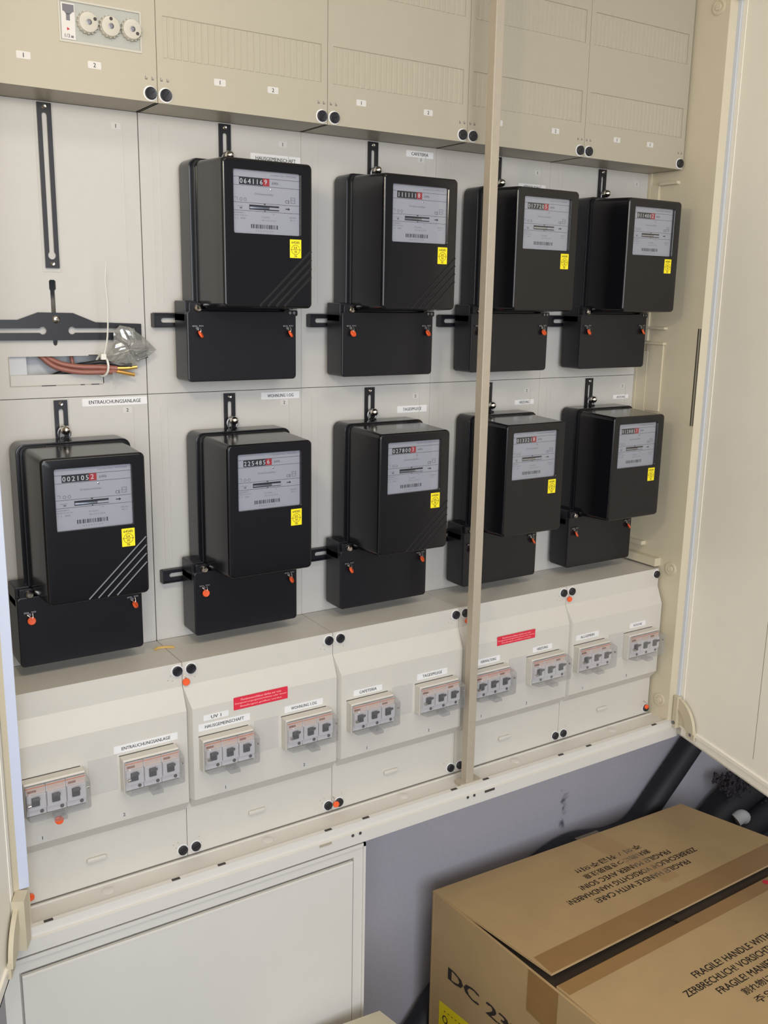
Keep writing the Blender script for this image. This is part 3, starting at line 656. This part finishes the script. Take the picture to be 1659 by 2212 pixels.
for k in range(5):
    X = 250*k; x0, x1 = X+.45, X+249.55
    if k == 0: x0 = X+4.4
    t = Thing('lower_terminal_cover', LWL[k], 'cover', (X+125, YL, ZB), group='lower terminal covers')
    b = B(); zs = [ZL, 60, 27, -117, -135.5, ZB]; xs = [x0, x0+8, x1]
    g = [[(x, (YB if (2 <= j <= 3 and i > 0) else YL), z) for i, x in enumerate(xs)] for j, z in enumerate(zs)]
    vs = [p for r_ in g for p in r_]; fs = [(j*3+i, j*3+i+1, j*3+i+4, j*3+i+3) for j in range(5) for i in range(2)]
    n0 = len(vs); vs += [(x0, 0, ZL), (x1, 0, ZL), (x0, 0, ZB), (x1, 0, ZB)]
    fs += [(0, 1, 2, n0+1, n0), tuple([15, 16, 17, n0+3, n0+2]), tuple([0, 3, 6, 9, 12, 15, n0+2, n0]), tuple([2, 5, 8, 11, 14, 17, n0+3, n0+1])]
    b.add(vs, fs)
    t.part('cover_shell', b, 'lowcover')
    for x, dx in ((13, 0), (242.3, 0)):
        if (k == 0 and x < 100): continue
        for z in (85, -201): knob(t, X+x, z, YL, 7.3)
        q = B()
        for ddx, ddz in ((-10, -6), (-14, -12), (-7, -14)) if x > 100 else ((9, -3), (6, -14)): q.cyl((X+x+ddx, YL, 85+ddz), (0, -1, 0), .8, .4, 8).cyl((X+x+ddx, YL, -201-ddz), (0, -1, 0), .8, .4, 8)
        t.part('pilot_marks', q, 'post')
    for s, a0, a1, b0, b1, f_ in LWN[k]: sticker(t, X+a0, X+a1, b0, b1, YB-.05, s, frac=f_, h=5.0)
    number(t, X+LNUM[k][0], -109.4, YB, '1', 14, 9); number(t, X+LNUM[k][1], -108.2, YB, '2', 14, 9)
    t.part('moulded_lug', B().rbox(X+100, X+128, YL, YL-5, -175.5, -169, 2.5, 1.5), 'lowcover', smooth=True)
    t.part('blanking_plate', B().box(X+106, X+146, YB, YB-.7, -66, -14), 'plate')
    if k in (1, 3):
        a0, a1, b0, b1 = (72.8, 162.7, 10.6, 30.4) if k == 1 else (76, 164.8, 16.4, 33.2)
        r_ = t.part('warning_sticker', B().rbox(X+a0, X+a1, YB-.05, YB-.4, b0, b1, 1.2, .1, 2), 'red', label='red warning sticker with three lines of small pale print')
        q = B(); hh = (b1-b0)
        for i, (s, f_) in enumerate((('Plombenverschlüsse dürfen nur vom', .74), ('Energieversorgungsunternehmen oder dessen', .95), ('Beauftragten geöffnet werden', .76))):
            q.txt(s, (X+(a0+a1)/2, YB-.4, b1-hh*(.24+.27*i)), wd=(a1-a0)*f_, h=hh*.17, lift=.12, bold=.02)
        t.part('lettering', q, 'pink_ink', parent=r_)
    SE = {0: [(21.5, -200.5, 5.2)], 1: [(254.8, 66.4, 5.4), (504.7-.0, -200, 5.2)], 3: [(767.4, 70, 4.8)], 4: [(1006.8, 71, 5.0), (1239, -196, 4.6)]}
    for sx, sz, r_ in SE.get(k, []):
        yy = YL-3 if sx not in (504.7, 1239) else YL-6.5
        o = t.part('wire_seal', B().lathe((sx, yy, sz), (-.2, -1, 0), ((r_*.85, -1.8), (r_, -1), (r_, 1), (r_*.85, 1.8), (.4, 1.6)), 20), 'orange', smooth=True, label='round orange wire seal')
        t.part('seal_wire', B().tube([(sx-3, YL, sz+12), (sx-1, yy-1, sz+8), (sx, yy, sz+3)], .5, 5, 3), 'screw', parent=o)

# ------------------------------------------------------------------ circuit breakers
BL = [['leftmost three-pole breaker, without a name label, orange seal below', 'three-pole breaker under the ENTRAUCHUNGSANLAGE label'], ['three-pole breaker under the HAUSGEMEINSCHAFT label', 'three-pole breaker under the lower WOHNUNG 1.OG label'],
      ['three-pole breaker under the lower CAFETERIA label', 'three-pole breaker under the lower TAGESPFLEGE label'], ['three-pole breaker under the VERWALTUNG label, beside the centre post', 'three-pole breaker under the lower HEIZUNG label'],
      ['three-pole breaker under the ALLGEMEIN label', 'three-pole breaker under the lower KÜCHE label, far right']]
def collar_geo(b):
    o = rrect(-.5, 81, -69, -18, 1.2, 2); i = rrect(1.5, 79, -66, -20, .8, 2)
    def R(p, y): return [(a_, y, c_) for a_, c_ in p]
    b.rings([R(o, YB+.5), R(rrect(0, 80.5, -68.5, -18.8, 1, 2), YB-14), R(rrect(2.2, 79.4, -66, -21, .8, 2), YB-16), R(i, YB-15), R(i, YB+.4)], False, True)
def cover2_geo(b):
    o0 = rrect(.6, 81.6, -67.5, -20.5, 2, 3); o1 = rrect(2, 82.4, -66, -24, 3, 3)
    def R(p, y): return [(a_, y, c_) for a_, c_ in p]
    b.rings([R(o0, YB-14.5), R(rrect(1.2, 82, -67, -21.5, 2.4, 3), YB-24), R(o1, YB-32), R(rrect(3.4, 81, -64.5, -25.5, 2, 3), YB-33)], False, True)
    b.rbox(34, 50, YB-15, YB-34, -72, -66.5, 1, .5)
def pole_geo(b):
    b.rbox(.4, 26, YB-4, YB-17, -64.5, -23, 1, .5)
    b.rbox(.8, 25.6, YB-17, YB-21, -55, -33, 1, .8)
for k in range(5):
    for j in (0, 1):
        X = 250*k+BRX[k][j]
        t = Thing('circuit_breaker', BL[k][j], 'breaker', (40, YB, -69), (X, 0, 0), group='three-pole circuit breakers')
        t.part('collar', collar_geo, 'lowcover', key='b_col')
        t.part('top_gap', lambda b: b.box(-1, 78, YB-.3, YB-1.2, -18.3, -17.3), 'hole', key='b_gap')
        for p in range(3):
            xo = 1.2+26.2*p
            def pg(b, xo=xo):
                c = B(); pole_geo(c); b.add([(v[0]+xo, v[1], v[2]) for v in c.v], c.f)
            po_ = t.part('pole', pg, 'breaker', key='b_pole%d' % p)
            t.part('label', lambda b, xo=xo: b.box(xo+1.5, xo+25, YB-17, YB-17.3, -32.5, -25.2), 'breaker_label', parent=po_, key='b_lab%d' % p)
            t.part('orange_band', lambda b, xo=xo: b.box(xo+.6, xo+25.9, YB-17, YB-17.4, -25.2, -23.6), 'breaker_orange', parent=po_, key='b_or%d' % p)
            if p != 1: t.part('print', lambda b, xo=xo: b.box(xo+3, xo+(14 if xo < 20 else 13), YB-17.2, YB-17.6, -31, -27.8), 'wire_brown', parent=po_, key='b_pr%d' % p)
            t.part('toggle', lambda b, xo=xo: b.rbox(xo+6.5, xo+17, YB-20, YB-23, -49, -36.5, 1, .5).add([(xo+7.5, YB-22, -44), (xo+16, YB-22, -44), (xo+16, YB-31, -36), (xo+7.5, YB-31, -36), (xo+7.5, YB-22, -37), (xo+16, YB-22, -37), (xo+16, YB-30, -33.5), (xo+7.5, YB-30, -33.5)], [(0, 1, 2, 3), (7, 6, 5, 4), (0, 3, 7, 4), (1, 5, 6, 2), (3, 2, 6, 7)]), 'toggle', parent=po_, key='b_tog%d' % p)
            t.part('terminal_screw', lambda b, xo=xo: b.cyl((xo+20, YB-17, -60), (0, -1, 0), 2.6, .8, 10), 'hole', parent=po_, key='b_ts%d' % p)
        t.part('transparent_lid', cover2_geo, 'clear_plastic', key='b_lid', label='clear plastic lid')
        t.part('lid_pin', lambda b: b.cyl((2.2, YB-26, -45), (1, 0, 0), 2.2, 4, 10).cyl((78, YB-30, -36), (1, 0, 0), 1.8, 3, 10), 'chrome', key='b_pin', smooth=True)
        if (k, j) == (0, 0):
            s = t.part('wire_seal', B().lathe((40, YB-28, -74), (-.3, -1, .15), ((4.6, -1.6), (5.6, -1), (5.6, 1), (4.6, 1.6), (.4, 1.5)), 20), 'orange', smooth=True, label='round orange wire seal')
            t.part('seal_wire', B().tube([(42, YB-33, -64), (41, YB-33, -68), (40, YB-29, -71)], .6, 5, 3), 'screw', parent=s)
single('cable_offcut', B().tube([(233, -40, 98), (240, -36, 98.6), (252, -38, 98.2), (262, -44, 98)], 2.0, 6, 4, flat=.6), 'amber', 'short tan strip lying on the shelf between the two left meters', 'strip', (247, -38, 96.2), smooth=True)

# ------------------------------------------------------------------ lower cabinet
LX0, LX1, LY = -30.0, 529.0, -160.0
lc = Thing('lower_cabinet', 'plain white sheet metal cabinet below the meter cabinet', 'cabinet', (250, LY, FLOOR))
lc.part('body', B().box(LX0, LX1, LY+8, WALLY, FLOOR, -251), 'steel_white')
fr_ = B().box(LX0, LX1, LY, LY+8, -272, -250).box(LX1-20, LX1, LY, LY+8, FLOOR, -272).box(LX0, LX0+20, LY, LY+8, FLOOR, -272)
fr_.box(LX0, LX1, LY, LY+8, FLOOR, FLOOR+40).box(LX0-2, LX1+1.5, LY-3, LY+2, -256, -250).box(LX1-3, LX1+1.5, LY-3, LY+2, FLOOR, -250)
lc.part('frame', fr_, 'steel_white')
dr = lc.part('door', B().rbox(-7, LX1-22, LY+4, LY-2.5, FLOOR+46, -277, .5, .9), 'steel_white')
lc.part('door_bead', B().box(-5, LX1-24, LY-3, LY-2, -281, -279.4), 'steel_white', parent=dr)

# ------------------------------------------------------------------ cardboard box
ZT = -535.0
A, Bq, L, R = (798.2, 10.2), (1492.9, -18.7), (818.5, -312.5), (1560., -300.)
LF, RF = (826, -618), (1602, -606)
bx = Thing('cardboard_box', 'large brown cardboard box standing open with FRAGILE printed on its flaps', 'box', (1150, -300, FLOOR))
wl = B()
def wallq(p, q, th=5):
    d = (Vector(q)-Vector(p)).normalized(); n = Vector((d.y, -d.x))*th
    return [p, q, (q[0]+n.x, q[1]+n.y), (p[0]+n.x, p[1]+n.y)]
wl.prismz(wallq(LF, A), FLOOR, ZT); wl.prismz(wallq(A, Bq), FLOOR, ZT); wl.prismz(wallq(Bq, RF), FLOOR, ZT); wl.prismz(wallq(RF, LF), FLOOR, ZT)
wl.prismz([A, Bq, RF, LF], FLOOR, FLOOR+5)
bx.part('walls', wl, 'cardboard')
bx.parts('inner_flap', [B().prismz([(A[0]+4, A[1]-4), (A[0]+400, A[1]-18), (LF[0]+400, LF[1]+6), (LF[0]+4, LF[1]+6)], ZT-14, ZT-9), B().prismz([(Bq[0]-4, Bq[1]-4), (RF[0]-4, RF[1]+6), (RF[0]-400, RF[1]+6), (Bq[0]-400, Bq[1]-4)], ZT-8, ZT-4)], 'cardboard_interior_shade')
NU, NT = 14, 8
def lerp(p, q, u): return p[0]+(q[0]-p[0])*u, p[1]+(q[1]-p[1])*u
def flap(p0, p1, q0, q1, zf, th=4.5):
    """sheet from hinge p0-p1 to free edge q0-q1, height profile zf(u,t)"""
    b = B(); vs = []
    for s in (0, 1):
        for j in range(NT+1):
            for i in range(NU+1):
                u, t_ = i/NU, j/NT; x, y = lerp(lerp(p0, p1, u), lerp(q0, q1, u), t_); vs.append((x, y, zf(u, t_)-s*th))
    n = (NU+1)*(NT+1); fs = []
    for j in range(NT):
        for i in range(NU):
            a_ = j*(NU+1)+i; f = (a_, a_+1, a_+NU+2, a_+NU+1); fs += [f, tuple(n+v for v in f[::-1])]
    edge = [i for i in range(NU+1)]+[j*(NU+1)+NU for j in range(1, NT+1)]+[NT*(NU+1)+i for i in range(NU-1, -1, -1)]+[j*(NU+1) for j in range(NT-1, 0, -1)]
    for i in range(len(edge)): p, q = edge[i], edge[(i+1) % len(edge)]; fs.append((q, p, n+p, n+q))
    return b.add(vs, fs)
zback = lambda u, t_: ZT+1+t_*(14-6*u)
zfront = lambda u, t_: ZT+1+t_*1.5
q0b, q1b = (822.5, -306), (1552, -290); q0f, q1f = (820, -322), (1560, -309)
f1 = bx.part('flap', flap(A, Bq, q0b, q1b, zback), 'cardboard', smooth=True)
f2 = bx.part('flap', flap(LF, RF, q0f, q1f, zfront), 'cardboard', smooth=True)
def strip(P, zs, m, name, par, lift=.5):
    b = B(); n = 12; vs = []
    for i in range(n+1):
        u = i/n
        for a_, c_ in ((P[0], P[1]), (P[3], P[2])):
            x, y = lerp(a_, c_, u); vs.append((x, y, zs(x, y)+lift))
    return bx.part(name, b.add(vs, [(2*i, 2*i+2, 2*i+3, 2*i+1) for i in range(n)]), m, parent=par)
def zb_xy(x, y):
    u = (x-800)/740; t_ = min(1, max(0, (10-29*u-y)/(316-45*u))); return zback(u, t_)
def zf_xy(x, y): return ZT+1+1.5*(1-(abs(y+320)/300))
strip([(826.5, -256), (1540, -238), (1548, -290.5), (823.5, -305.5)], zb_xy, 'tape', 'tape', f1)
strip([(822, -322.5), (1552, -309.5), (1552, -338), (824, -350)], zf_xy, 'tape', 'tape', f2)
strip([(1173, 2), (1208, -222), (1252, -222), (1238, 0)], zb_xy, 'clear_tape', 'clear_tape', f1, .9)
# printing on the flaps: back flap reads from the wall side, front flap from the front
rows = [('FRAGILE! HANDLE WITH CARE!', 268, 14.5), ('ZERBRECHLICH! VORSICHTIG HANDHABEN!', 368, 14.5), ('FRAGILE! MANIER AVEC SOIN!', 258, 14.5), ('割れ物につき取扱注意', 188, 15.5), ('주의 / 취급주의!!', 186, 15.5)]
for i, (s, wd, h) in enumerate(rows):
    yb = -187.5+24.2*i; c = 1177; y0 = yb-6
    q = B(); q.txt(s, (c, y0, 0), wd=wd, h=h, right=(-1, 0, 0), up=(0, -1, 0), lift=0, normal=(0, 0, 1), bold=.012)
    q.v = [(v[0], v[1], zb_xy(v[0], v[1])+.5) for v in q.v]
    bx.part('lettering', q, 'print_black', parent=f1)
    y1 = -434.5-24.2*i+6
    q = B(); q.txt(s, (c, y1, 0), wd=wd, h=h, right=(1, 0, 0), up=(0, 1, 0), lift=0, normal=(0, 0, 1), bold=.012)
    q.v = [(v[0], v[1], zf_xy(v[0], v[1])+.5) for v in q.v]
    bx.part('lettering', q, 'print_black', parent=f2)
bx.part('red_mark', B().cyl((1392, -322, zf_xy(1392, -322)+.7), (0, 0, 1), 7, .3, 14), 'red', parent=f2)
# left face: model code, yellow label and tape
ld_ = Vector((LF[0]-A[0], LF[1]-A[1], 0)).normalized(); ln = Vector((ld_.y, -ld_.x, 0))
if ln.x > 0: ln = -ln
def LFp(d, z): return Vector((A[0], A[1], z))+ld_*d
bx.part('lettering', B().txt('DC 2320', LFp(178, -684), wd=240, h=27, right=ld_, up=(0, 0, 1), normal=ln, lift=.5, bold=.035), 'print_black', label='large black model code')
yl = B(); p = [LFp(32, -763)+ln*.5, LFp(140, -752)+ln*.5, LFp(140, -862)+ln*.5, LFp(32, -870)+ln*.5]; yl.quad(*p)
yo = bx.part('yellow_label', yl, 'yellow')
bx.part('lettering', B().txt('LITHIUM BATTERY CAUTION', LFp(88, -778), wd=90, h=5, right=(LFp(140, -752)-LFp(32, -763)), up=(0, 0, 1), normal=ln, lift=.9).holed(circ(0, 0, 1), [circ(0, 0, .5)[::-1]], 0, .1) if False else B().txt('O', LFp(52, -795), wd=16, h=18, right=ld_, up=(0, 0, 1), normal=ln, lift=.9).txt('- - - - - - - -', LFp(90, -773), wd=84, h=1.6, right=(LFp(140, -752)-LFp(32, -763)), up=(0, 0, 1), normal=ln, lift=.9), 'ink', parent=yo)
tpq = B(); tpq.quad(LFp(272, ZT)+ln*.5, LFp(345, ZT)+ln*.5, LFp(345, -625)+ln*.5, LFp(272, -618)+ln*.5)
bx.part('tape', tpq, 'tape')

# small pale carton in front of the lower cabinet
sc_ = Thing('small_carton', 'pale small carton corner at the bottom picture edge', 'box', (460, -300, FLOOR))
c0 = Vector((537, -202)); e1 = Vector((-1, .10)).normalized(); e2 = Vector((.19, -.98)).normalized()
cq = [c0, c0+e1*230, c0+e1*230+e2*240, c0+e2*240]
sc_.part('carton_body', B().prismz([tuple(p) for p in cq], FLOOR, -545), 'carton_pale')
def half(p, q, r_, s_): return [tuple(p), tuple(q), tuple(r_), tuple(s_)]
sc_.part('flap', B().prismz(half(cq[0]+e2*.5, cq[1]+e2*.5, cq[1]+e2*119, cq[0]+e2*119), -545, -541.5), 'carton_pale')
sc_.part('flap', B().prismz(half(cq[0]+e2*121, cq[1]+e2*121, cq[1]+e2*239.5, cq[0]+e2*239.5), -545, -541.5), 'carton_pale')

# ------------------------------------------------------------------ pipes and cables on the wall
PY = 45.0
cd = Thing('flexible_conduit', 'thick black conduit running diagonally down the wall behind the box', 'conduit', (1595, PY, -435))
cd.part('conduit_pipe', B().tube([(1840, PY, -210), (1710, PY, -325), (1595, PY, -435), (1500, PY, -524), (1415, PY, -597), (1330, PY, -606), (1200, PY, -586), (1080, PY, -620), (960, PY, -705), (851, PY, -811), (794, PY, -878), (745, PY, FLOOR+30)], 28, 18, 6), 'pipe_black', smooth=True)
cl = B()
for cx, cz in ((1640, -392), (1470, -552)):
    cl.add([(cx+dx, y, cz+dz) for y in (15, 74) for dx, dz in ((-26, -14), (14, 26), (26, 14), (-14, -26))], [(0, 1, 2, 3), (7, 6, 5, 4), (0, 4, 5, 1), (1, 5, 6, 2), (2, 6, 7, 3), (3, 7, 4, 0)])
GC = 'dark cables in the corner right of the box'
def cable(label, pts, r, m='pipe_black', cat='cable'):
    return single('wall_cable', B().tube(pts, r, 14, 6), m, label, cat, pts[0], GC, smooth=True)
cable('thick black pipe rising to the right behind the cardboard box', [(1600, 30, -760), (1650, 28, -690), (1730, 25, -630), (1840, 22, -590), (1980, 20, -560), (2150, 20, -540)], 42)
cable('second thick black pipe right below the upper one behind the box', [(1640, 8, -800), (1720, 5, -725), (1830, 2, -680), (1960, 0, -650), (2150, 0, -630)], 40)
cable('black pipe lying lowest behind the right corner of the box', [(1700, -10, -830), (1800, -12, -752), (1920, -14, -716), (2100, -14, -700)], 30)
cable('thin black cable loop at the right picture edge above the box', [(1760, -25, -880), (1800, -25, -800), (1850, -25, -752), (1905, -25, -752), (1960, -25, -790), (2010, -25, -850)], 11)
cable('pale ribbed hose under the thin black cable loop', [(1780, -40, -900), (1830, -40, -815), (1885, -40, -790), (1945, -40, -830), (1980, -40, -900)], 12, 'fuse_grey', 'hose')
fi = B(); rng = random.Random(3)
for i in range(650):
    x = rng.uniform(1672, 1930); u = (x-1672)/258; z = -545-60*u+rng.gauss(0, 1)*(10+26*u)
    a_ = rng.uniform(0, 6.28); l_ = rng.uniform(4, 13); y = rng.uniform(-16, 40); w_ = rng.uniform(1.5, 5)
    p = Vector((x, y, z)); d = Vector((math.cos(a_), rng.uniform(-.4, .4), math.sin(a_)))*l_; n = Vector((-math.sin(a_), .3, math.cos(a_)))*w_
    fi.add([p-n, p+n, p+d+n*.3, p+d-n*.3, p+d*.5+Vector((0, -w_, 0))], [(0, 1, 4), (1, 2, 4), (2, 3, 4), (3, 0, 4), (0, 3, 2, 1)])
single('loose_fibres', fi, 'fibre', 'ragged dark fibre stuffing around the pipes under the right door', 'stuffing', (1760, 10, -600), kind='stuff')
cable('small light grey lump of plaster on the thick black pipe', [(1706, -22, -640), (1720, -26, -632), (1735, -24, -640)], 17, 'recess', 'plaster')
